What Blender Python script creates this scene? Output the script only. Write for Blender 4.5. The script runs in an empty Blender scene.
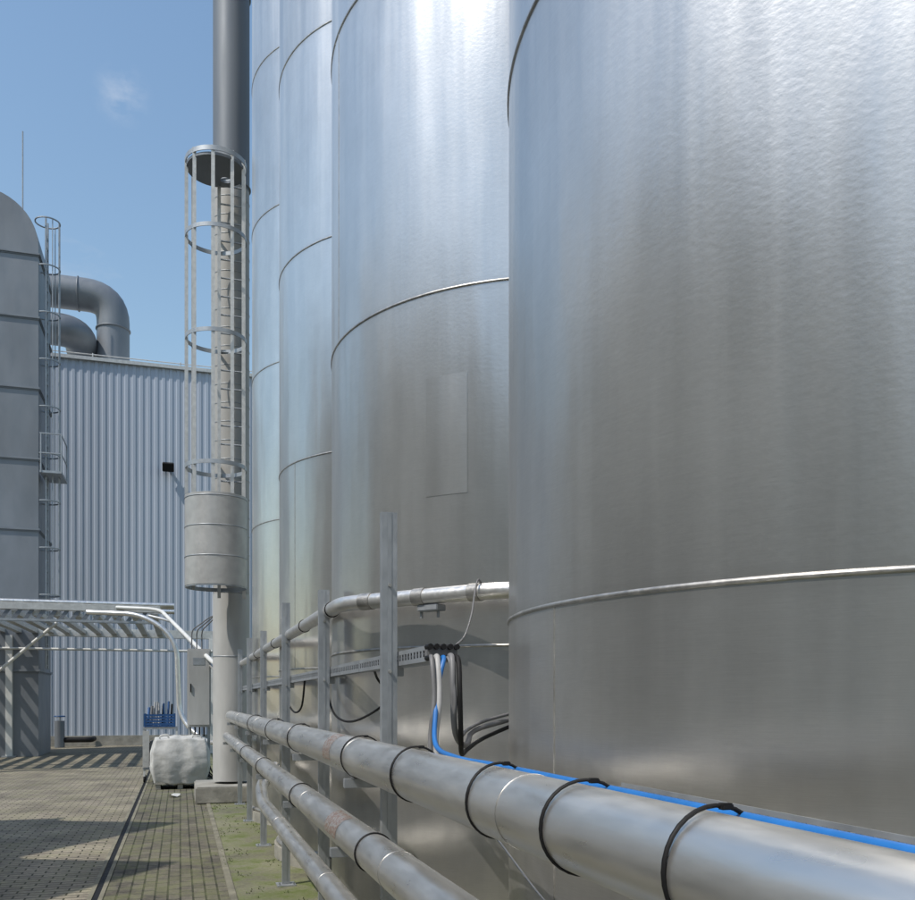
import bpy, bmesh, math, random
from mathutils import Vector, Matrix
from mathutils import noise as mn
random.seed(4)
S=bpy.context.scene
C=S.collection

# ------------------------------------------------------------------ helpers
def empty(name):
    e=bpy.data.objects.new(name,None); C.objects.link(e); return e
def link(ob,parent,mat):
    C.objects.link(ob)
    if parent: ob.parent=parent
    if mat: ob.data.materials.append(mat)
    return ob
def smooth(me,ang=35):
    for p in me.polygons: p.use_smooth=True
    try: me.set_sharp_from_angle(angle=math.radians(ang))
    except Exception: pass
def box(name,a,b,mat,parent=None,bev=0.0,rot=None):
    bm=bmesh.new(); bmesh.ops.create_cube(bm,size=1)
    sx,sy,sz=[abs(b[i]-a[i]) for i in range(3)]
    c=[(a[i]+b[i])/2 for i in range(3)]
    for v in bm.verts: v.co=Vector((v.co.x*sx,v.co.y*sy,v.co.z*sz))
    if bev>0:
        bmesh.ops.bevel(bm,geom=bm.edges[:],offset=bev,segments=2,affect='EDGES')
    me=bpy.data.meshes.new(name); bm.to_mesh(me); bm.free()
    if bev>0: smooth(me)
    ob=bpy.data.objects.new(name,me); ob.location=c
    if rot: ob.rotation_euler=rot
    return link(ob,parent,mat)
def fillet(pts,r,n=8):
    P=[Vector(p) for p in pts]; out=[P[0]]
    for i in range(1,len(P)-1):
        a,b,c=P[i-1],P[i],P[i+1]
        d1=(a-b); d2=(c-b); rr=min(r,d1.length*.49,d2.length*.49)
        s=b+d1.normalized()*rr; e=b+d2.normalized()*rr
        for k in range(n+1):
            t=k/n
            out.append((1-t)**2*s+2*t*(1-t)*b+t*t*e)
    out.append(P[-1]); return out
def tube(name,pts,r,mat,parent=None,fil=0,seg=12):
    """swept pipe mesh through a polyline"""
    P=fillet(pts,fil) if fil>0 else [Vector(p) for p in pts]
    bm=bmesh.new(); rings=[]; up=None
    for i,p in enumerate(P):
        if i==0: t=P[1]-P[0]
        elif i==len(P)-1: t=P[-1]-P[-2]
        else: t=(P[i+1]-P[i]).normalized()+(P[i]-P[i-1]).normalized()
        t.normalize()
        if up is None:
            up=Vector((0,0,1)) if abs(t.z)<.9 else Vector((1,0,0))
        up=(up-t*up.dot(t)).normalized()
        s=t.cross(up)
        rings.append([bm.verts.new(p+(up*math.cos(a)+s*math.sin(a))*r) for a in [2*math.pi*k/seg for k in range(seg)]])
    for i in range(len(rings)-1):
        for k in range(seg):
            bm.faces.new((rings[i][k],rings[i][(k+1)%seg],rings[i+1][(k+1)%seg],rings[i+1][k]))
    bm.faces.new(rings[0]); bm.faces.new(rings[-1])
    bmesh.ops.recalc_face_normals(bm,faces=bm.faces[:])
    me=bpy.data.meshes.new(name); bm.to_mesh(me); bm.free(); smooth(me,50)
    ob=bpy.data.objects.new(name,me); return link(ob,parent,mat)
def cable(name,pts,r,mat,parent=None):
    P=[Vector(p) for p in pts]; Q=[P[0]*2-P[1]]+P+[P[-1]*2-P[-2]]; out=[]
    for i in range(1,len(Q)-2):
        for k in range(8):
            t=k/8; a,b,c,d=Q[i-1],Q[i],Q[i+1],Q[i+2]
            out.append(.5*((2*b)+(c-a)*t+(2*a-5*b+4*c-d)*t*t+(3*b-a-3*c+d)*t**3))
    out.append(P[-1])
    return tube(name,out,r,mat,parent,seg=10)
def torus(name,c,R,r,mat,parent=None,axis='Z',seg=48,minor=8,arc=(0,2*math.pi),flat=1.0):
    full=abs(arc[1]-arc[0]-2*math.pi)<1e-4
    bm=bmesh.new(); rings=[]; n=seg if full else seg+1
    for i in range(n):
        a=arc[0]+(arc[1]-arc[0])*i/seg
        ring=[]
        for k in range(minor):
            b=2*math.pi*k/minor+math.pi/minor
            rr=R+r*math.cos(b); z=r*flat*math.sin(b)
            p=(rr*math.cos(a),rr*math.sin(a),z)
            if axis=='Y': p=(p[0],p[2],p[1])
            if axis=='X': p=(p[2],p[0],p[1])
            ring.append(bm.verts.new(p))
        rings.append(ring)
    for i in range(n if full else n-1):
        A=rings[i]; B=rings[(i+1)%n]
        for k in range(minor): bm.faces.new((A[k],A[(k+1)%minor],B[(k+1)%minor],B[k]))
    bmesh.ops.recalc_face_normals(bm,faces=bm.faces[:])
    me=bpy.data.meshes.new(name); bm.to_mesh(me); bm.free(); smooth(me,60)
    ob=bpy.data.objects.new(name,me); ob.location=c; return link(ob,parent,mat)
def mesh(name,vs,fs,mat,parent=None,sm=False):
    me=bpy.data.meshes.new(name); me.from_pydata(vs,[],fs); me.update()
    bm=bmesh.new(); bm.from_mesh(me); bmesh.ops.recalc_face_normals(bm,faces=bm.faces[:]); bm.to_mesh(me); bm.free()
    if sm: smooth(me)
    ob=bpy.data.objects.new(name,me); return link(ob,parent,mat)

# ------------------------------------------------------------------ materials
def newmat(name):
    m=bpy.data.materials.new(name); m.use_nodes=True
    nt=m.node_tree; b=nt.nodes['Principled BSDF']; return m,nt,b
def N(nt,t,**k):
    n=nt.nodes.new(t)
    for a,v in k.items(): setattr(n,a,v)
    return n
def noise(nt,vec,scale,detail=4,rough=.55,mp=(1,1,1)):
    m=N(nt,'ShaderNodeMapping'); m.inputs['Scale'].default_value=mp
    nt.links.new(vec,m.inputs['Vector'])
    n=N(nt,'ShaderNodeTexNoise'); n.inputs['Scale'].default_value=scale
    n.inputs['Detail'].default_value=detail; n.inputs['Roughness'].default_value=rough
    nt.links.new(m.outputs[0],n.inputs['Vector']); return n.outputs['Fac']
def ramp(nt,fac,stops):
    r=N(nt,'ShaderNodeValToRGB'); el=r.color_ramp.elements
    while len(el)<len(stops): el.new(.5)
    for e,(p,c) in zip(el,stops):
        e.position=p; e.color=(c[0],c[1],c[2],1) if hasattr(c,'__len__') else (c,c,c,1)
    nt.links.new(fac,r.inputs[0]); return r.outputs[0]
def plain(name,col,rough=.6,metal=0,var=.15,scale=3,bump=.0,mp=(1,1,1),rvar=.08,spec=.5):
    m,nt,b=newmat(name); tc=N(nt,'ShaderNodeTexCoord').outputs['Object']
    f=noise(nt,tc,scale,4,.6,mp)
    lo=[c*(1-var) for c in col]; hi=[min(1,c*(1+var)) for c in col]
    nt.links.new(ramp(nt,f,[(.3,lo),(.7,hi)]),b.inputs['Base Color'])
    f2=noise(nt,tc,scale*4,3,.6,mp)
    nt.links.new(ramp(nt,f2,[(.3,max(0,rough-rvar)),(.7,min(1,rough+rvar))]),b.inputs['Roughness'])
    b.inputs['Metallic'].default_value=metal; b.inputs['Specular IOR Level'].default_value=spec
    if bump>0:
        bp=N(nt,'ShaderNodeBump'); bp.inputs['Strength'].default_value=bump; bp.inputs['Distance'].default_value=.02
        nt.links.new(f2,bp.inputs['Height']); nt.links.new(bp.outputs[0],b.inputs['Normal'])
    return m

def tank_material():
    m,nt,b=newmat('brushed_stainless'); L=nt.links
    tc=N(nt,'ShaderNodeTexCoord').outputs['Object']
    sp=N(nt,'ShaderNodeSeparateXYZ'); L.new(tc,sp.inputs[0])
    ad=N(nt,'ShaderNodeMath',operation='ADD'); ad.inputs[1].default_value=.1; L.new(sp.outputs[2],ad.inputs[0])
    dv=N(nt,'ShaderNodeMath',operation='DIVIDE'); dv.inputs[1].default_value=2.0; L.new(ad.outputs[0],dv.inputs[0])
    fl=N(nt,'ShaderNodeMath',operation='FLOOR'); L.new(dv.outputs[0],fl.inputs[0])
    fr=N(nt,'ShaderNodeMath',operation='FRACT'); L.new(dv.outputs[0],fr.inputs[0])
    wn=N(nt,'ShaderNodeTexWhiteNoise',noise_dimensions='1D'); L.new(fl.outputs[0],wn.inputs['W'])
    streak=noise(nt,tc,4,6,.6,(1,1,.05))
    blot=noise(nt,tc,1.6,7,.7,(1,1,.7))
    brush=noise(nt,tc,11,4,.7,(1,1,40))
    dimple=noise(nt,tc,45,2,.5,(1,1,1.3))
    def mul(a,bb):
        mx=N(nt,'ShaderNodeMix',data_type='RGBA',blend_type='MULTIPLY'); mx.inputs[0].default_value=1
        L.new(a,mx.inputs[6]); L.new(bb,mx.inputs[7]); return mx.outputs[2]
    c=ramp(nt,streak,[(.25,(.66,.65,.63)),(.75,(.78,.765,.735))])
    c=mul(c,ramp(nt,blot,[(.3,.84),(.7,1.0)]))
    c=mul(c,ramp(nt,wn.outputs['Value'],[(0,.92),(1,1.0)]))
    c=mul(c,ramp(nt,brush,[(.3,.90),(.7,1.0)]))
    c=mul(c,ramp(nt,fr.outputs[0],[(0.0,.90),(.02,.99),(.97,1.0),(1.0,.90)]))   # discoloured heat zone next to the welds
    L.new(c,b.inputs['Base Color'])
    b.inputs['Metallic'].default_value=.90
    L.new(ramp(nt,streak,[(.2,.27),(.8,.38)]),b.inputs['Roughness'])
    b.inputs['Anisotropic'].default_value=.60
    tg=N(nt,'ShaderNodeTangent',direction_type='RADIAL',axis='Z'); L.new(tg.outputs[0],b.inputs['Tangent'])
    w=noise(nt,tc,1.5,2,.5,(1,1,.25))
    w2=noise(nt,tc,5,2,.5,(1,1,.10))
    a=N(nt,'ShaderNodeMath',operation='MULTIPLY_ADD'); L.new(w2,a.inputs[0]); a.inputs[1].default_value=.25; L.new(w,a.inputs[2])
    bp=N(nt,'ShaderNodeBump'); bp.inputs['Strength'].default_value=.5; bp.inputs['Distance'].default_value=.09
    L.new(a.outputs[0],bp.inputs['Height'])
    bp2=N(nt,'ShaderNodeBump'); bp2.inputs['Strength'].default_value=.25; bp2.inputs['Distance'].default_value=.0015
    L.new(dimple,bp2.inputs['Height']); L.new(bp.outputs[0],bp2.inputs['Normal'])
    L.new(bp2.outputs[0],b.inputs['Normal'])
    return m
M_tank=tank_material()
M_weld=plain('weld_bead',(.42,.41,.39),.42,.8,.25,20)
M_pipe=plain('stainless_pipe',(.68,.67,.645),.34,.88,.14,5,.05,(1,.25,1),.08)
M_pipe2=plain('wrapped_pipe',(.68,.67,.65),.36,.78,.10,9,.05)
M_galv=plain('galvanised_steel',(.33,.35,.37),.48,.55,.15,6,.02)
M_alu=plain('pale_galvanised',(.50,.50,.485),.48,.4,.16,10,.03)
M_black=plain('black_rubber',(.010,.010,.011),.6,0,.2,8,spec=.25)
M_greyc=plain('grey_cable',(.15,.15,.155),.5,0,.2,8)
M_lgrey=plain('light_grey_conduit',(.34,.34,.34),.5,0,.15,20)
M_blue=plain('blue_cable',(.012,.13,.40),.45,0,.15,8)
M_bluep=plain('blue_plastic',(.015,.07,.20),.45,0,.2,6)
M_white=plain('white_paint',(.58,.58,.56),.5,0,.14,3,.02)
M_cream=plain('pale_cladding',(.33,.32,.30),.55,.1,.16,1.5,.02,(1,1,.3))
M_shaft=plain('grey_white_cladding',(.40,.395,.38),.55,.1,.20,2.2,.02,(1,1,.3))
M_dark=plain('dark_duct',(.15,.165,.185),.55,.3,.12,1.2,.02,(1,1,.2))
M_duct=plain('grey_duct',(.18,.195,.215),.5,.25,.20,.9,.02,(1,1,.35))
M_conc=plain('plinth_concrete',(.27,.26,.23),.9,0,.30,4,.3)
M_glass=plain('dark_glass',(.05,.06,.07),.12,0,.1,2)
M_clad=plain('blue_grey_cladding',(.39,.435,.51),.45,.1,.08,.6,.0,(1,1,.12))
M_clad2=plain('pale_grey_cladding',(.60,.595,.57),.6,.0,.08,.6,.0,(1,1,.12))
M_bag=plain('woven_bag',(.44,.44,.425),.75,0,.18,5,.25)

def paver_material(name,c1,c2,mort,moss=0,rot=0,w=.2,h=.1,mossc=(.11,.12,.045)):
    m,nt,b=newmat(name); L=nt.links
    tc=N(nt,'ShaderNodeTexCoord').outputs['Object']
    mp=N(nt,'ShaderNodeMapping'); mp.inputs['Rotation'].default_value=(0,0,rot); L.new(tc,mp.inputs[0])
    br=N(nt,'ShaderNodeTexBrick'); br.offset=.5
    br.inputs['Scale'].default_value=1; br.inputs['Brick Width'].default_value=w; br.inputs['Row Height'].default_value=h
    br.inputs['Mortar Size'].default_value=.009; br.inputs['Mortar Smooth'].default_value=.3
    br.inputs['Color1'].default_value=(*c1,1); br.inputs['Color2'].default_value=(*c2,1); br.inputs['Mortar'].default_value=(*mort,1)
    L.new(mp.outputs[0],br.inputs['Vector'])
    big=noise(nt,tc,1.3,8,.72); fine=noise(nt,tc,30,4,.7)
    mx=N(nt,'ShaderNodeMix',data_type='RGBA',blend_type='MULTIPLY'); mx.inputs[0].default_value=1
    L.new(br.outputs['Color'],mx.inputs[6]); L.new(ramp(nt,big,[(.32,.36),(.66,1.2)]),mx.inputs[7])
    mx2=N(nt,'ShaderNodeMix',data_type='RGBA',blend_type='MULTIPLY'); mx2.inputs[0].default_value=1
    L.new(mx.outputs[2],mx2.inputs[6]); L.new(ramp(nt,fine,[(.25,.60),(.75,1.15)]),mx2.inputs[7])
    mossn=noise(nt,tc,2.6,6,.7)
    mx3=N(nt,'ShaderNodeMix',data_type='RGBA'); L.new(ramp(nt,mossn,[(.44,0),(.62,moss)]),mx3.inputs[0])
    L.new(mx2.outputs[2],mx3.inputs[6]); mx3.inputs[7].default_value=(*mossc,1)
    L.new(mx3.outputs[2],b.inputs['Base Color']); b.inputs['Roughness'].default_value=.85
    bp=N(nt,'ShaderNodeBump'); bp.inputs['Strength'].default_value=.6; bp.inputs['Distance'].default_value=.01
    iv=N(nt,'ShaderNodeMath',operation='MULTIPLY_ADD'); L.new(br.outputs['Fac'],iv.inputs[0]); iv.inputs[1].default_value=-1; L.new(fine,iv.inputs[2])
    L.new(iv.outputs[0],bp.inputs['Height']); L.new(bp.outputs[0],b.inputs['Normal'])
    return m
M_pave=paver_material('block_paving',(.38,.335,.26),(.28,.245,.19),(.055,.05,.03),.35,0)
M_pave2=paver_material('block_paving_edge',(.20,.18,.14),(.14,.125,.095),(.035,.035,.02),.6,math.pi/2)
M_ground=plain('site_asphalt',(.10,.10,.095),.9,0,.2,.5,.2)
M_moss=paver_material('mossy_concrete',(.24,.235,.15),(.23,.225,.145),(.2,.2,.13),.95,0,40,40,(.085,.11,.022))

# ------------------------------------------------------------------ ground
def sheet(name,x0,x1,y0,y1,z,mat):
    return mesh(name,[(x0,y0,z),(x1,y0,z),(x1,y1,z),(x0,y1,z)],[(0,1,2,3)],mat)
sheet('ground',-600,600,-600,600,-.012,M_ground)
sheet('block_pavement',-5.6,-.72,-14,33.9,-.004,M_pave)
sheet('block_pavement',-14,-5.61,11.6,33.9,-.004,M_pave)
sheet('block_pavement',-.60,.38,-14,33.9,-.004,M_pave2)
sheet('concrete_apron',.44,14,-14,33.9,.002,M_moss)
dr=empty('drainage_channel')
M_kerb=plain('dirty_kerb',(.17,.16,.12),.9,0,.38,3,.4)
box('channel_kerb',(-.72,-14,-.05),(-.685,33.8,.002),M_kerb,dr); box('channel_kerb_2',(-.635,-14,-.05),(-.60,33.8,.002),M_kerb,dr)
box('channel_grate',(-.685,-14,-.05),(-.635,33.8,-.006),M_black,dr)
box('kerb',(.38,-14,-.05),(.44,33.8,.012),M_kerb,None,.005)
vs=[];fs=[]
for k in range(900):
    y=random.uniform(5,20); x=random.choice([.445,.50,.62,.9])+random.gauss(0,.05)
    if mn.noise(Vector((x*2,y*1.2,0)))<.0: continue
    for j in range(4):
        a=random.uniform(0,6.28); h=random.uniform(.006,.028); l=random.uniform(.01,.025)
        i=len(vs); vs+=[(x-.004*math.sin(a),y+.004*math.cos(a),.003),(x+.004*math.sin(a),y-.004*math.cos(a),.003),(x+l*math.cos(a),y+l*math.sin(a),h)]
        fs.append((i,i+1,i+2))
M_weed=plain('weeds',(.075,.105,.025),.8,0,.4,6)
mesh('weeds',vs,fs,M_weed)

# ------------------------------------------------------------------ tanks
def patch(name,R,a0,a1,z0,z1,t,mat,parent):
    vs=[];fs=[];n=12
    for k in range(n+1):
        a=math.radians(a0+(a1-a0)*k/n)
        for rr in (R-.002,R+t):
            for z in (z0,z1): vs.append((rr*math.cos(a),rr*math.sin(a),z))
    for k in range(n):
        i=4*k; j=i+4
        fs+= [(i+2,j+2,j+3,i+3),(i,i+2,j+2,j),(i+1,j+1,j+3,i+3)]
    fs+=[(0,1,3,2),(4*n,4*n+2,4*n+3,4*n+1)]
    return mesh(name,vs,fs,mat,parent,True)
def tank(x,y,R=1.48,H=15.0,seed=0,vseams=()):
    e=empty('stainless_steel_tank'); e.location=(x,y,0)
    seg=160; vs=[];fs=[]
    zs=[.14]+[1.9+2*k for k in range(-0,7)]+[H]
    for z in zs:
        for k in range(seg):
            a=2*math.pi*k/seg; vs.append((R*math.cos(a),R*math.sin(a),z))
    n=len(zs)
    for i in range(n-1):
        for k in range(seg):
            fs.append((i*seg+k,i*seg+(k+1)%seg,(i+1)*seg+(k+1)%seg,(i+1)*seg+k))
    t=len(vs); vs.append((0,0,H+.45))
    for k in range(seg): fs.append(((n-1)*seg+k,(n-1)*seg+(k+1)%seg,t))
    b=mesh('shell',vs,fs,M_tank,e); smooth(b.data,20); b.rotation_euler[2]=seed*1.3
    for i in range(0,7):
        torus(f'weld_{i}',(0,0,1.9+2*i),R-.001,.009,M_weld,e,seg=160,minor=6)
    for i,(ang,z0,z1) in enumerate(vseams):
        a=math.radians(ang); p=(R-.0005)
        tube(f'vertical_weld_{i}',[(p*math.cos(a),p*math.sin(a),z0),(p*math.cos(a),p*math.sin(a),z1)],.0035,M_weld,e,seg=6)
    vs=[];fs=[]
    rr=R+.05
    for z in (0,.135):
        for k in range(96):
            a=2*math.pi*k/96; vs.append((rr*math.cos(a),rr*math.sin(a),z))
    for k in range(96): fs.append((k,(k+1)%96,96+(k+1)%96,96+k))
    fs.append(tuple(range(96,192)))
    mesh('plinth',vs,fs,M_conc,e)
    torus('base_ring',(0,0,.16),R+.012,.02,M_weld,e,seg=120,minor=8)
    return e
ta=tank(2.60,2.75,seed=0,vseams=[(185,.15,1.9),(250,1.9,3.9),(120,1.9,3.9)])
tb=tank(2.45,5.90,seed=1,vseams=[(208,.15,1.9),(185,3.9,5.9)])
patch('reflection_plate',1.48,221,231,2.75,3.42,.0025,M_tank,tb)  # added thin plate, stands in for a rectangular reflection on the shell
tank(2.45,9.30,seed=2,vseams=[(200,1.9,3.9)])
tank(2.41,12.45,seed=3)
tank(2.60,-.42,seed=4)

# ------------------------------------------------------------------ pipes along the row
def loop(name,x,y,z,r,parent,tilt=0,mat=None,th=.0038):
    o=torus(name,(x,y,z),r+th*.5,th,mat or M_black,parent,axis='Y',seg=32,minor=6); o.rotation_euler[2]=tilt; return o
P1X,P1Z,P1R=.76,1.345,.087
p=empty('process_pipe')
tube('pipe_run',[(P1X,-5,P1Z),(P1X,14.6,P1Z)],P1R,M_pipe,p,seg=40)
for i,y in enumerate([1.9,3.9,6.1,9.0,12]):
    torus(f'girth_weld_{i}',(P1X,y,P1Z),P1R+.0002,.0016,M_weld,p,axis='Y',seg=40,minor=6)
for i,(y,t) in enumerate([(1.17,.10),(1.62,-.07),(2.12,.16),(2.95,.12),(3.9,-.1),(6,.1),(7.6,-.1),(9.7,0),(.4,.1)]):
    loop(f'cable_tie_{i}',P1X+.003,y,P1Z+.004,P1R+.005,p,t)
    box(f'tie_head_{i}',(P1X+.01,y-.008,P1Z+P1R+.004),(P1X+.03,y+.008,P1Z+P1R+.014),M_black,p,.002)
def band(name,x,y,z,r,w,a0,a1,mat,parent):
    vs=[];fs=[];n=10
    for k in range(n+1):
        a=math.radians(a0+(a1-a0)*k/n)
        for yy in (y,y+w): vs.append((x+r*math.cos(a),yy,z+r*math.sin(a)))
    for k in range(n): fs.append((2*k,2*k+1,2*k+3,2*k+2))
    mesh(name,vs,fs,mat,parent,True)
def tint_mat():
    m,nt,b=newmat('heat_tint_marking'); tc=N(nt,'ShaderNodeTexCoord').outputs['Object']
    f=noise(nt,tc,38,4,.7)
    nt.links.new(ramp(nt,f,[(.42,(.66,.64,.61)),(.50,(.42,.19,.10)),(.58,(.66,.63,.59))]),b.inputs['Base Color'])
    b.inputs['Metallic'].default_value=.82; b.inputs['Roughness'].default_value=.38; return m
M_lab=tint_mat()
band('marking',P1X,4.25,P1Z,P1R+.001,.22,95,200,M_lab,p)
P2X,P2Z,P2R=.69,1.03,.071
q=empty('process_pipe')
tube('pipe_run',[(P2X,-5,P2Z),(P2X,14.4,P2Z)],P2R,M_pipe,q,seg=32)
for i,y in enumerate([2.9,5.0,8.0,11.0]): torus(f'girth_weld_{i}',(P2X,y,P2Z),P2R+.0002,.0016,M_weld,q,axis='Y',seg=32,minor=6)
for i,y in enumerate([3.3,5.4,7.9,10]): loop(f'cable_tie_{i}',P2X,y,P2Z,P2R+.001,q,.08)
band('marking',P2X,3.75,P2Z,P2R+.001,.30,85,190,M_lab,q)
q3=empty('process_pipe')
tube('pipe_run',[(P2X,-5,.70),(P2X,8.0,.70),(P2X+.02,8.5,.80),(.88,8.9,.95)],.055,M_pipe,q3,fil=.15,seg=28)
for i,y in enumerate([4.4,6.6]): torus(f'girth_weld_{i}',(P2X,y,.70),.0552,.0016,M_weld,q3,axis='Y',seg=28,minor=6)
u=empty('insulated_pipe')
UX=.905
tube('pipe_run',[(2.3,4.32,2.17),(1.6,4.32,2.165),(UX,5.25,2.165),(UX,14.5,2.165)],.044,M_pipe2,u,fil=.16,seg=24)
for i,(a,b_) in enumerate([((1.05,5.055),(1.0,5.122)),((1.28,4.748),(1.235,4.808)),((1.5,4.454),(1.46,4.507))]):
    tube(f'clamp_{i}',[(a[0],a[1],2.165),(b_[0],b_[1],2.165)],.049,M_weld,u,seg=20)
for i,y in enumerate([5.6,6.9,9.1,11.3]): torus(f'clamp_r{i}',(UX,y,2.165),.046,.005,M_black,u,axis='Y',seg=24,minor=6)
box('pipe_shoe',(1.24,4.70,2.085),(1.38,4.78,2.12),M_galv,u,.004,(0,0,-.95))
for k in (0,1): tube(f'shoe_bolt_{k}',[(1.27+.07*k,4.80-.09*k,2.05),(1.27+.07*k,4.80-.09*k,2.12)],.009,M_galv,u,seg=8)

def post(x,y,h,w=.068):
    e=empty('strut_support_post')
    t=.005; d=.04; g=.018
    prof=[(-w/2,-d),(w/2,-d),(w/2,0),(g,0),(g,-t),(w/2-t,-t),(w/2-t,-d+t),(-w/2+t,-d+t),(-w/2+t,-t),(-g,-t),(-g,0),(-w/2,0)]
    n=len(prof); vs=[(x+a,y+b,z) for z in (.01,h) for a,b in prof]
    fs=[(k,(k+1)%n,n+(k+1)%n,n+k) for k in range(n)]+[tuple(range(n)),tuple(range(n,2*n))]
    mesh('channel',vs,fs,M_galv,e)
    box('centre_rib',(x-.009,y-d-.0025,.02),(x+.009,y-d-.0005,h-.002),M_galv,e)
    box('base_plate',(x-.08,y-.10,.002),(x+.08,y+.06,.012),M_galv,e)
    for bx in (-.06,.06): tube('anchor_bolt',[(x+bx,y-.07,.0),(x+bx,y-.07,.035)],.008,M_galv,e,seg=6)
    for bz in (1.24,1.725,2.1): tube('bolt',[(x,y-d-.012,bz),(x,y-d,bz)],.008,M_weld,e,seg=6)
    box('arm_1',(x-.19,y+.004,P1Z-P1R-.042),(x+.03,y+.045,P1Z-P1R-.002),M_galv,e,.002)
    box('arm_2',(x-.25,y+.004,P2Z-P2R-.042),(x+.03,y+.045,P2Z-P2R-.002),M_galv,e,.002)
    box('arm_top',(x-.02,y+.004,1.705),(x+.075,y+.045,1.745),M_galv,e,.002)
    return e
for y,h in [(3.88,2.42),(5.75,2.30),(7.9,2.44),(10.1,2.36),(12.2,2.42),(14.2,2.38)]:
    post(.872,y,h)
post(.872,-1.8,2.4)
def tray(name,x0,x1,y0,y1,z,mat,step=.05,side=.045):
    e=empty(name)
    vs=[];fs=[]
    def addb(a,b):
        i=len(vs)
        for X in (a[0],b[0]):
            for Y in (a[1],b[1]):
                for Z in (a[2],b[2]): vs.append((X,Y,Z))
        for f in [(0,1,3,2),(4,6,7,5),(0,4,5,1),(2,3,7,6),(0,2,6,4),(1,5,7,3)]: fs.append(tuple(i+k for k in f))
    for xx in (x0-.003,x1):
        addb((xx,y0,z),(xx+.003,y1,z+side*.3)); addb((xx,y0,z+side*.72),(xx+.003,y1,z+side))
        y=y0
        while y<y1-.02: addb((xx+.0002,y,z+side*.3),(xx+.0028,y+step*.4,z+side*.72)); y+=step
    y=y0
    while y<y1-.02:
        addb((x0+.0005,y,z+.001),(x1-.0005,y+step*.5,z+.004)); y+=step
    w=x1-x0
    for k in range(4):
        xx=x0+w*(.1+.8*k/3); addb((xx-.006,y0+.001,z+.0045),(xx+.006,y1-.001,z+.006))
    mesh('perforated_channel',vs,fs,mat,e); return e
t1=tray('cable_tray',.915,1.015,3.38,4.75,1.75,M_galv,side=.062)
t1b=tray('cable_tray',.915,.955,4.76,14.5,1.75,M_galv,side=.062)
for i,(xx,mt) in enumerate([(.928,M_black),(.937,M_greyc),(.944,M_black)]):
    pts=[(xx+random.uniform(-.003,.003),3.42+k*.8,1.765+.012*i+random.uniform(0,.01)) for k in range(14)]
    cable(f'tray_cable_{i}',pts,.008,mt,t1b)
box('end_box',(.905,3.33,1.755),(1.025,3.378,1.815),M_greyc,t1,.004)
k=0
for dx in (0,.027,.054,.081,.108):
    for zz,l in ((1.805,.045),(1.762,.03)):
        tube(f'end_gland_{k}',[(.911+dx,3.30+random.uniform(0,.015),zz),(.911+dx,3.36,zz)],.0115,M_black,t1,seg=8); k+=1
t2=tray('cable_tray',.885,.985,-4,1.9,1.372,M_galv,step=.025,side=.035)

# loose cables
BX_,BZ_=.815,1.4225
lc=empty('blue_hose')
cable('hose',[(.965,3.34,1.765),(.955,3.28,1.755),(.93,3.25,1.68),(.90,3.2,1.55),(.86,3.05,1.44),(.83,2.7,1.418),(BX_,2.3,BZ_),(BX_,1.6,BZ_),(BX_,1.0,BZ_),(BX_,.3,BZ_),(BX_,-4,BZ_)],.0092,M_blue,lc)
cb=empty('cable_loop')
cable('cable',[(.992,3.34,1.77),(.988,3.28,1.755),(.98,3.24,1.62),(1.0,3.28,1.48),(1.06,3.38,1.425),(1.16,3.62,1.42),(1.3,3.95,1.46),(1.6,4.3,1.5)],.012,M_greyc,cb)
cable('cable_2',[(1.01,3.34,1.77),(1.01,3.27,1.75),(1.0,3.22,1.62),(1.02,3.27,1.46),(1.08,3.45,1.385),(1.2,3.75,1.385),(1.4,4.1,1.42),(1.7,4.32,1.5)],.010,M_black,cb)
cable('cable_2b',[(.975,3.34,1.76),(.98,3.28,1.745),(.985,3.23,1.60),(1.0,3.29,1.50),(1.08,3.45,1.46),(1.2,3.75,1.47),(1.4,4.1,1.5),(1.7,4.34,1.55)],.008,M_greyc,cb)
cable('cable_3',[(.94,3.34,1.765),(.93,3.28,1.75),(.92,3.22,1.6),(.90,3.2,1.45),(.90,3.15,1.3)],.012,M_lgrey,cb)
cable('cable_4',[(.918,3.34,1.765),(.905,3.27,1.75),(.90,3.22,1.6),(.88,3.2,1.45),(.88,3.15,1.25)],.009,M_greyc,cb)
cw=empty('sensor_cable')
cable('cable',[(1.5,4.45,2.21),(1.47,4.42,2.22),(1.44,4.38,2.14),(1.38,4.25,2.02),(1.28,4.05,1.90),(1.12,3.7,1.83),(1.02,3.4,1.82)],.005,M_greyc,cw)
cable('cable_low',[(1.0,3.1,1.22),(1.05,2.95,1.12),(1.1,2.7,.98),(1.12,2.45,.9),(1.11,2.2,.75),(1.1,2.1,.4)],.004,M_lgrey,cw)
cx=empty('cable_loop')
cable('cable',[(.93,6.0,1.77),(.92,5.9,1.65),(.93,5.6,1.5),(.98,5.2,1.48),(1.1,4.9,1.6),(1.02,4.8,1.72),(.96,4.6,1.77)],.007,M_black,cx)
cable('cable_2',[(.92,8.2,1.77),(.91,8.1,1.6),(.91,7.6,1.5),(.92,7.2,1.55),(.92,7.0,1.77)],.008,M_black,cx)

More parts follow.
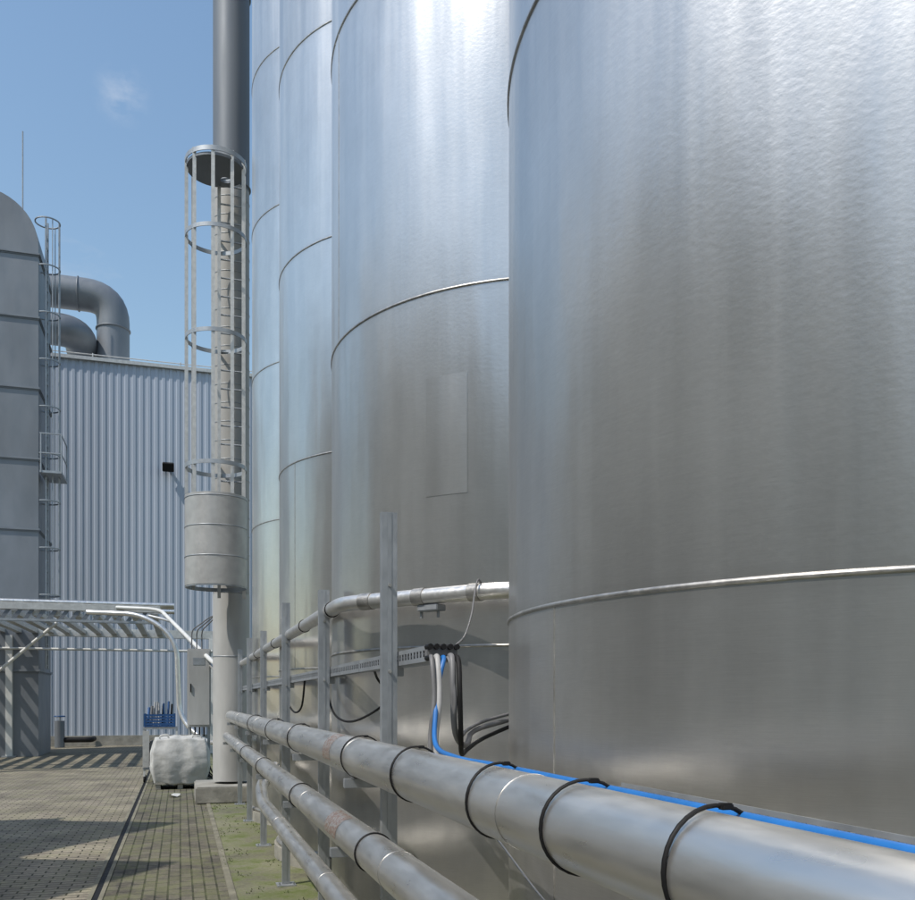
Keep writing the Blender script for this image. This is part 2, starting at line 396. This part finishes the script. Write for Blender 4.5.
# ------------------------------------------------------------------ stack with caged ladder
st=empty('exhaust_stack')
SX,SY=.79,15.05
def vcyl(name,x,y,r,z0,z1,mat,parent,seg=48):
    return tube(name,[(x,y,z0),(x,y,z1)],r,mat,parent,seg=seg)
vcyl('lower_shaft',SX,SY,.292,.3,3.3,M_shaft,st)
vcyl('mid_shaft',SX,SY,.285,3.3,9.85,M_cream,st)
vcyl('upper_flue',SX,SY,.29,9.85,19,M_dark,st)
for i in range(22): torus(f'band_{i}',(SX,SY,3.35+.3*i),.286,.006,M_galv,st,minor=6,seg=36)
torus('band_low',(SX,SY,2.3),.292,.008,M_galv,st,minor=6,seg=36)
for i,z in enumerate([9.9,13.0,16.0]): torus(f'flange_{i}',(SX,SY,z),.292,.02,M_dark,st,minor=8)
box('plinth',(.22,14.35,0),(1.3,15.7,.26),M_conc,st,.02)
ld=empty('caged_ladder')
LX0,LX1,LY=.58,.96,14.62
for i,x in enumerate((LX0,LX1)): box(f'stile_{i}',(x-.025,LY-.04,3.2),(x+.025,LY+.01,10.0),M_alu,ld)
z=3.3;i=0
while z<9.9:
    tube(f'rung_{i}',[(LX0,LY-.015,z),(LX1,LY-.015,z)],.014,M_galv,ld,seg=8); z+=.29;i+=1
for i,z in enumerate([3.6,5.3,7.1,8.9]):
    for x in (LX0,LX1): box(f'wall_bracket_{i}',(x-.015,LY,z),(x+.015,LY+.28,z+.04),M_galv,ld)
CX,CY,CR=.52,14.20,.455
for i,(z,h) in enumerate([(9.72,.07),(8.6,.06),(7.05,.06),(5.1,.06),(3.45,.07),(3.30,.06)]):
    vs=[];fs=[];n=48
    for k in range(n):
        a=2*math.pi*k/n
        for rr,zz in ((CR,z),(CR,z+h),(CR-.012,z+h),(CR-.012,z)): vs.append((CX+rr*math.cos(a),CY+rr*math.sin(a),zz))
    for k in range(n):
        for j in range(4): fs.append((4*k+j,4*k+(j+1)%4,4*((k+1)%n)+(j+1)%4,4*((k+1)%n)+j))
    mesh(f'hoop_{i}',vs,fs,M_galv,ld,True)
vs=[];fs=[];n=40
for k in range(n):
    a=2*math.pi*k/n
    for rr in (.08,CR-.02):
        for zz in (9.66,9.70): vs.append((CX+rr*math.cos(a)+(.15 if rr<.2 else 0),CY+rr*math.sin(a)+(.2 if rr<.2 else 0),zz))
for k in range(n):
    i=4*k;j=4*((k+1)%n)
    fs+=[(i,i+2,j+2,j),(i+1,j+1,j+3,i+3),(i+2,i+3,j+3,j+2),(i,j,j+1,i+1)]
mesh('head_grating',vs,fs,M_dark,ld)
for k,a in enumerate([140,180,222,262,300,335]):
    a=math.radians(a); x=CX+(CR-.02)*math.cos(a); y=CY+(CR-.02)*math.sin(a)
    box(f'cage_bar_{k}',(x-.026,y-.006,3.30),(x+.026,y+.006,9.8),M_alu,ld)
vs=[];fs=[]
for k in range(33):
    a=math.radians(130+230*k/32)
    for z in (3.32,4.68): vs.append((CX+(CR+.006)*math.cos(a),CY+(CR+.006)*math.sin(a),z))
for k in range(32): fs.append((2*k,2*k+2,2*k+3,2*k+1))
mm=plain('guard_sheet',(.38,.375,.36),.5,.35,.12,6)
mesh('lower_guard',vs,fs,mm,ld,True)
for i,z in enumerate([3.75,4.2,4.64]): torus(f'guard_rim_{i}',(CX,CY,z),CR+.006,.008,M_galv,ld,arc=(math.radians(130),math.radians(360)),seg=40,minor=6)

# ------------------------------------------------------------------ far warehouse
wh=empty('corrugated_warehouse')
def corrug(name,x0,x1,y,z0,z1,mat,parent,pitch=.27,d=.045,swap=False):
    vs=[];fs=[];x=x0;pr=[]
    while x<x1:
        pr+= [(x,0),(x+pitch*.38,0),(x+pitch*.5,d),(x+pitch*.88,d)]; x+=pitch
    for a,b_ in pr:
        for z in (z0,z1): vs.append((y+b_,a,z) if swap else (a,y-b_,z))
    for i in range(len(pr)-1): fs.append((2*i,2*i+2,2*i+3,2*i+1))
    return mesh(name,vs,fs,mat,parent)
WY=34.0;WH=13.5
corrug('facade',-22,14,WY,.35,WH,M_clad,wh,.25,.024)
box('base_wall',(-22,WY-.05,-.05),(14,WY+.3,.35),M_conc,wh)
box('body',(-22,WY+.05,.3),(14,WY+25,WH-.05),M_clad2,wh)
box('coping',(-22.1,WY-.12,WH),(14.1,WY+.3,WH+.12),M_alu,wh)
for i in range(12):
    vcyl(f'roof_rail_post_{i}',-21+i*3,WY+.6,.02,WH,WH+.5,M_alu,wh,8)
tube('roof_rail',[(-21,WY+.6,WH+.45),(12,WY+.6,WH+.45)],.02,M_alu,wh,seg=8)
tube('lightning_rod',[(-4.1,WY+.6,WH),(-4.1,WY+.6,WH+4.0)],.018,M_galv,wh,seg=6)
fl=empty('floodlight')
box('housing',(-.62,WY-.42,9.75),(-.22,WY-.22,10.05),M_black,fl,.02,(.5,0,0)); box('bracket',(-.47,WY-.28,9.9),(-.37,WY-.03,9.96),M_black,fl)
rd=empty('roof_duct')
tube('duct',[(-14,35.9,16.6),(-2.4,35.9,16.6),(-2.4,35.9,13.3)],.58,M_duct,rd,fil=.95,seg=32)
for i,x in enumerate([-6.5,-5.0,-3.6]): torus(f'flange_{i}',(x,35.9,16.6),.59,.035,M_dark,rd,axis='X',minor=6)
torus('flange_v',(-2.4,35.9,15.4),.59,.035,M_dark,rd,minor=6)
rd2=empty('roof_duct')
tube('duct',[(-12,34.95,14.85),(-3.5,34.95,14.85),(-3.5,36.5,14.6)],.56,M_duct,rd2,fil=.9,seg=32)
for i,x in enumerate([-5.6,-4.5]): torus(f'flange_{i}',(x,34.95,14.85),.57,.035,M_dark,rd2,axis='X',minor=6)

# ------------------------------------------------------------------ left filter tower (rounded head)
def arc(cx_,cz,r,a0,a1,n=8): return [(cx_+r*math.cos(math.radians(a0+(a1-a0)*k/n)),cz+r*math.sin(math.radians(a0+(a1-a0)*k/n))) for k in range(n+1)]
ft=empty('filter_tower')
TX0,TX1,TY0,TY1,TH=-7.6,-3.85,27.9,30.4,15.95
r=1.5
prof=[(TX0,0)]+arc(TX0+r,TH-r,r,180,90,12)+arc(TX1-r,TH-r,r,90,0,12)+[(TX1,0)]
n=len(prof)
vs=[(a,y,b_) for y in (TY0,TY1) for a,b_ in prof]
fs=[(k,(k+1)%n,n+(k+1)%n,n+k) for k in range(n)]+[tuple(range(n)),tuple(range(n,2*n))]
o=mesh('casing',vs,fs,M_duct,ft); smooth(o.data,30)
for i,z in enumerate([2.4,4.4,6.4,8.4,10.4,12.4,14.2]):
    box(f'flange_{i}',(TX0-.05,TY0-.05,z),(TX1+.05,TY1+.05,z+.06),M_duct,ft,.01)
    box(f'gasket_{i}',(TX0-.02,TY0-.02,z-.03),(TX1+.02,TY1+.02,z-.002),M_dark,ft)
tube('lightning_rod',[(-4.35,28.5,15.4),(-4.35,28.5,18.0)],.02,M_galv,ft,seg=6)
l2=empty('caged_ladder')
lx,ly=TX1+.20,28.2
for i,d in enumerate((-.2,.2)): tube(f'stile_{i}',[(lx-.02,ly+d,2.5),(lx-.02,ly+d,15.4)],.025,M_galv,l2,seg=6)
z=2.6;i=0
while z<15.2:
    tube(f'rung_{i}',[(lx-.02,ly-.2,z),(lx-.02,ly+.2,z)],.015,M_galv,l2,seg=6); z+=.3;i+=1
for i in range(9):
    torus(f'hoop_{i}',(lx+.0,ly,4.6+1.34*i),.33,.022,M_galv,l2,seg=24,minor=5)
for k in range(4):
    a=math.radians(-60+40*k); tube(f'bar_{k}',[(lx+.33*math.cos(a),ly+.33*math.sin(a),4.6),(lx+.33*math.cos(a),ly+.33*math.sin(a),15.3)],.014,M_galv,l2,seg=6)
box('rest_platform',(TX1+.07,27.6,8.0),(TX1+.65,28.9,8.06),M_galv,l2)
for z in (8.55,9.1): tube(f'rail_{z}',[(TX1+.07,27.6,z),(TX1+.63,27.6,z),(TX1+.63,28.9,z)],.02,M_galv,l2,seg=6)
for k,pp in enumerate([(TX1+.1,27.6),(TX1+.63,27.6),(TX1+.63,28.9)]): tube(f'rp_{k}',[(pp[0],pp[1],8),(pp[0],pp[1],9.1)],.02,M_galv,l2,seg=6)

# ------------------------------------------------------------------ pipe bridge
br=empty('pipe_bridge')
BX0,BX1=-12,-.45
box('front_beam',(BX0,22.0,3.62),(BX1,22.10,3.78),M_alu,br,.01)
box('front_beam_lower',(BX0,22.02,3.36),(BX1,22.08,3.42),M_galv,br,.01)
box('rear_beam',(BX0,27.9,3.42),(.95,28.0,3.66),M_alu,br,.01)
x=BX0
i=0
while x<BX1-.05:
    box(f'slat_{i}',(x,22.1,3.50),(x+.16,27.9,3.60),M_alu,br); x+=.42; i+=1
# angled louvre plates between the front beams
x=BX0;i=0
while x<BX1-.3:
    mesh(f'louvre_{i}',[(x,22.03,3.42),(x+.10,22.03,3.42),(x+.24,22.03,3.62),(x+.14,22.03,3.62),(x,22.04,3.42),(x+.10,22.04,3.42),(x+.24,22.04,3.62),(x+.14,22.04,3.62)],[(0,1,2,3),(7,6,5,4),(0,4,5,1),(1,5,6,2),(3,2,6,7),(0,3,7,4)],M_dark,br); x+=.24;i+=1
for i,(x,y) in enumerate([(-4.15,22.1),(-4.6,27.9),(.9,27.9),(-11.5,22.1),(-11.5,27.9)]):
    box(f'column_{i}',(x-.09,y-.09,0),(x+.09,y+.09,3.42),M_white,br,.01); box(f'foot_{i}',(x-.18,y-.18,-.002),(x+.18,y+.18,.03),M_galv,br)
for i,(y,rr,zz) in enumerate([(22.5,.05,3.85),(23.2,.08,3.9),(24.2,.06,3.86)]):
    tube(f'bridge_pipe_{i}',[(BX0,y,zz),(BX1+.3,y,zz)],rr,M_pipe,br,seg=14)
tube('knee_brace',[(-4.3,24.0,2.2),(-2.9,24,3.5)],.04,M_white,br,seg=8)
tube('bracket_rail',[(BX0,27.8,3.05),(.9,27.8,3.05)],.035,M_white,br,seg=8)
dn=empty('insulated_pipe')
tube('drop_pipe',[(-1.9,20.6,3.47),(-.75,20.2,3.42),(-.08,20,2.9),(-.02,20,1.2),(.5,19.6,.72),(.75,19.0,.72)],.05,M_pipe2,dn,fil=.5,seg=14)
tube('slanted_pipe',[(-1.4,22.0,3.72),(-.45,21.5,3.66),(.60,16.6,2.22),(.95,15.6,2.16)],.04,M_white,dn,fil=.4,seg=14)
tube('slanted_pipe_2',[(-.7,22.0,3.55),(-.2,21.5,3.4),(.66,16.6,2.05),(.95,15.6,2.0)],.03,M_pipe2,dn,fil=.4,seg=14)

# ------------------------------------------------------------------ cabinet, trolley, bag etc.
ec=empty('electrical_cabinet')
box('housing',(.12,17.3,1.10),(.54,17.65,2.55),M_shaft,ec,.015)
box('door',(.145,17.28,1.14),(.515,17.302,2.51),M_shaft,ec,.005)
box('handle',(.17,17.255,1.75),(.19,17.282,1.90),M_black,ec)
box('vent',(.22,17.275,2.25),(.43,17.283,2.38),M_galv,ec)
for x in (.13,.48): box('leg',(x,17.45,0),(x+.05,17.52,1.10),M_galv,ec)
for k in range(4): tube(f'conduit_{k}',[(.18+.08*k,17.5,1.1),(.18+.08*k,17.5,.75),(.3+.08*k,17.4,.3),(.7,16.8,.1)],.014,M_black,ec,fil=.1,seg=8)
for k in range(3): tube(f'top_conduit_{k}',[(.2+.09*k,17.5,2.55),(.2+.09*k,17.5,2.9),(.5+.05*k,17.0,3.1),(.75,15.3,3.1)],.012,M_greyc,ec,fil=.1,seg=8)

tr=empty('crate_trolley')
def crate(x0,x1,y0,y1,z0,z1,mat,parent):
    box('crate_base',(x0,y0,z0),(x1,y1,z0+.02),mat,parent)
    for k in range(4):
        zz=z0+.03+(z1-z0-.06)*k/3.3
        hh=(z1-z0)*.16
        box('slat_f',(x0,y0,zz),(x1,y0+.015,zz+hh),mat,parent); box('slat_b',(x0,y1-.015,zz),(x1,y1,zz+hh),mat,parent)
        box('slat_l',(x0-.001,y0+.016,zz),(x0+.015,y1-.016,zz+hh),mat,parent); box('slat_r',(x1-.015,y0+.016,zz),(x1+.001,y1-.016,zz+hh),mat,parent)
    for x in (x0-.004,x1-.026):
        for y in (y0-.004,y1-.026): box('corner',(x,y,z0-.002),(x+.03,y+.03,z1+.003),mat,parent)
crate(-.68,-.10,18.5,18.95,1.08,1.33,M_bluep,tr)
for k in range(9):
    xx=-.62+.055*k+random.uniform(-.01,.01)
    tube(f'tool_{k}',[(xx,18.6+random.uniform(0,.25),1.10),(xx+random.uniform(-.03,.03),18.6+random.uniform(0,.25),1.42+random.uniform(0,.16))],random.uniform(.012,.026),random.choice([M_greyc,M_bluep,M_black,M_lgrey]),tr,seg=8)
box('shelf',(-.70,18.45,1.03),(-.05,19.0,1.07),M_galv,tr); box('lower_shelf',(-.70,18.45,.25),(-.05,19.0,.29),M_galv,tr)
for x in (-.69,-.09):
    for y in (18.46,18.95):
        box('leg',(x,y,.12),(x+.035,y+.035,1.03),M_white,tr); torus('castor',(x+.018,y+.018,.06),.04,.02,M_black,tr,axis='X',seg=20)
box('load',(-.6,18.5,.29),(-.15,18.9,.8),M_greyc,tr,.03)
box('panel',(-.70,18.43,.3),(-.58,18.448,1.0),M_alu,tr)

bg=bmesh.new(); bmesh.ops.create_cube(bg,size=1); bmesh.ops.subdivide_edges(bg,edges=bg.edges[:],cuts=28,use_grid_fill=True)
for v in bg.verts:
    c=v.co.copy(); n_=c.normalized()*.62
    w=.22; c=c*(1-w)+n_*w
    bulge=1+.09*math.cos(c.z*3)-.12*max(0,c.z-.2)
    # vertical creases gathered toward the corners
    an=math.atan2(c.y,c.x)
    fold=.018*math.sin(an*9+2*mn.noise(Vector((c.x*3,c.y*3,c.z*2))))*(.4+abs(c.z))+mn.noise(c*3.5)*.03+mn.noise(c*14)*.008
    c=Vector((c.x*bulge,c.y*bulge,c.z)); c=c+c.normalized()*fold
    v.co=c
me=bpy.data.meshes.new('bulk_bag'); bg.to_mesh(me); bg.free(); smooth(me,180)
bag=empty('bulk_bag'); o=bpy.data.objects.new('sack',me); o.scale=(.92,.88,.84); o.location=(.0,17.35,.50); link(o,bag,M_bag)
for sx in (-1,1):
    for sy in (-1,1):
        cable('lifting_loop',[(sx*.30,17.35+sy*.3,.80),(sx*.36,17.35+sy*.3,.93),(sx*.22,17.35+sy*.3,.95),(sx*.2,17.35+sy*.3,.82)],.013,M_bag,bag)
box('pallet_deck',(-.45,16.93,.09),(.42,17.8,.12),M_conc,bag)
for x in (-.43,-.05,.33): box('pallet_runner',(x,16.95,0),(x+.09,17.78,.09),M_conc,bag)
rg=[( -.1+.09*math.cos(a)*(1+.3*math.sin(3*a)),15.6+.12*math.sin(a),.03+.02*math.sin(2*a)) for a in [k*math.pi/6 for k in range(12)]]
mesh('discarded_rag',rg+[(-.1,15.6,.06)],[(k,(k+1)%12,12) for k in range(12)],M_white)

vb=empty('valve_station')
vcyl('body',-3.9,33.0,.16,0,.9,M_dark,vb,20); torus('wheel',(-3.9,33.0,1.05),.16,.025,M_bluep,vb,seg=20); vcyl('stem',-3.9,33.0,.03,.9,1.08,M_galv,vb,10)
tube('feed',[(-3.9,33,.25),(-2.9,33,.25),(-2.9,33.9,.25)],.09,M_black,vb,fil=.2)
dd=empty('steel_door')
box('frame',(-6.4,WY-.14,0),(-5.0,WY-.09,2.5),M_white,dd); box('leaf',(-6.3,WY-.18,.05),(-5.1,WY-.141,2.42),M_alu,dd,.01); box('handle',(-5.3,WY-.22,1.05),(-5.18,WY-.181,1.09),M_black,dd)

# ------------------------------------------------------------------ opposite production hall (out of frame, left)
hl=empty('production_hall')
HX=-5.7; HH=6.2; HY0,HY1=-16,11.5
corrug('wall',HY0,HY1,HX,.4,HH,M_clad2,hl,.3,.04,True)
box('body',(HX-14,HY0,0),(HX-.02,HY1,HH-.02),M_clad2,hl)
box('base',(HX-.02,HY0,0),(HX+.10,HY1,.4),M_conc,hl)
for i in range(9):
    y=HY0+.3+i*3.0
    mesh(f'sawtooth_{i}',[(HX-.05,y,HH),(HX-.05,y+2.95,HH),(HX-.05,y+1.6,HH+2.4),(HX-13,y,HH),(HX-13,y+2.95,HH),(HX-13,y+1.6,HH+2.4)],[(0,1,2),(3,5,4),(0,2,5,3),(1,4,5,2),(0,3,4,1)],M_clad2,hl)
for i in range(6):
    y=HY0+1+i*4.4
    box(f'window_{i}',(HX+.05,y+1.0,1.6),(HX+.075,y+2.6,3.4),M_glass,hl)
    box(f'window_sill_{i}',(HX+.04,y+.9,1.5),(HX+.12,y+2.7,1.58),M_white,hl); box(f'window_head_{i}',(HX+.04,y+.9,3.41),(HX+.12,y+2.7,3.49),M_white,hl)

# ------------------------------------------------------------------ sky + sun
el=math.radians(54); az=Vector((-.92,-.39)).normalized()
W=bpy.data.worlds.new("World"); S.world=W; W.use_nodes=True; nt=W.node_tree
bgn=nt.nodes['Background']; sky=nt.nodes.new('ShaderNodeTexSky'); sky.sky_type='NISHITA'; sky.sun_disc=False
sky.sun_elevation=el; sky.sun_rotation=math.atan2(az.x,az.y); sky.air_density=1.8; sky.dust_density=.6; sky.ozone_density=4.0
tc=nt.nodes.new('ShaderNodeTexCoord').outputs['Generated']
cl=noise(nt,tc,3.2,8,.62,(1,1,2.2))
cf=ramp(nt,cl,[(.60,0),(.82,.5)])
mx=N(nt,'ShaderNodeMix',data_type='RGBA'); nt.links.new(cf,mx.inputs[0]); nt.links.new(sky.outputs[0],mx.inputs[6]); mx.inputs[7].default_value=(4.5,4.7,5.0,1)
dist=N(nt,'ShaderNodeVectorMath',operation='DISTANCE'); nt.links.new(tc,dist.inputs[0]); dist.inputs[1].default_value=(-.049,.845,.533)
blob=ramp(nt,dist.outputs['Value'],[(0,1),(.026,0)])
wis=ramp(nt,noise(nt,tc,38,6,.6,(1,1,1.6)),[(.38,0),(.75,.5)])
ml=N(nt,'ShaderNodeMath',operation='MULTIPLY'); nt.links.new(blob,ml.inputs[0]); nt.links.new(wis,ml.inputs[1])
mx2=N(nt,'ShaderNodeMix',data_type='RGBA'); nt.links.new(ml.outputs[0],mx2.inputs[0]); nt.links.new(mx.outputs[2],mx2.inputs[6]); mx2.inputs[7].default_value=(5.0,5.3,5.8,1)
nt.links.new(mx2.outputs[2],bgn.inputs[0]); bgn.inputs[1].default_value=.15
sd=bpy.data.lights.new('sun','SUN'); sd.energy=4.0; sd.angle=math.radians(.5); sd.color=(1,.94,.85)
so=bpy.data.objects.new('sun',sd); C.objects.link(so)
d=Vector((az.x*math.cos(el),az.y*math.cos(el),math.sin(el)))
so.rotation_euler=d.to_track_quat('Z','Y').to_euler(); so.location=(-20,-10,30)

# ------------------------------------------------------------------ camera
cam=bpy.data.cameras.new('camera'); co=bpy.data.objects.new('camera',cam); C.objects.link(co)
co.location=(0,0,1.6); co.rotation_euler=(math.radians(90),0,-math.atan(277/900))
cam.sensor_fit='HORIZONTAL'; cam.sensor_width=36; cam.lens=36*900/915; cam.shift_y=250/915
cam.clip_start=.05; cam.clip_end=2000
S.camera=co
S.view_settings.view_transform='Standard'; S.view_settings.look='None'; S.view_settings.exposure=0
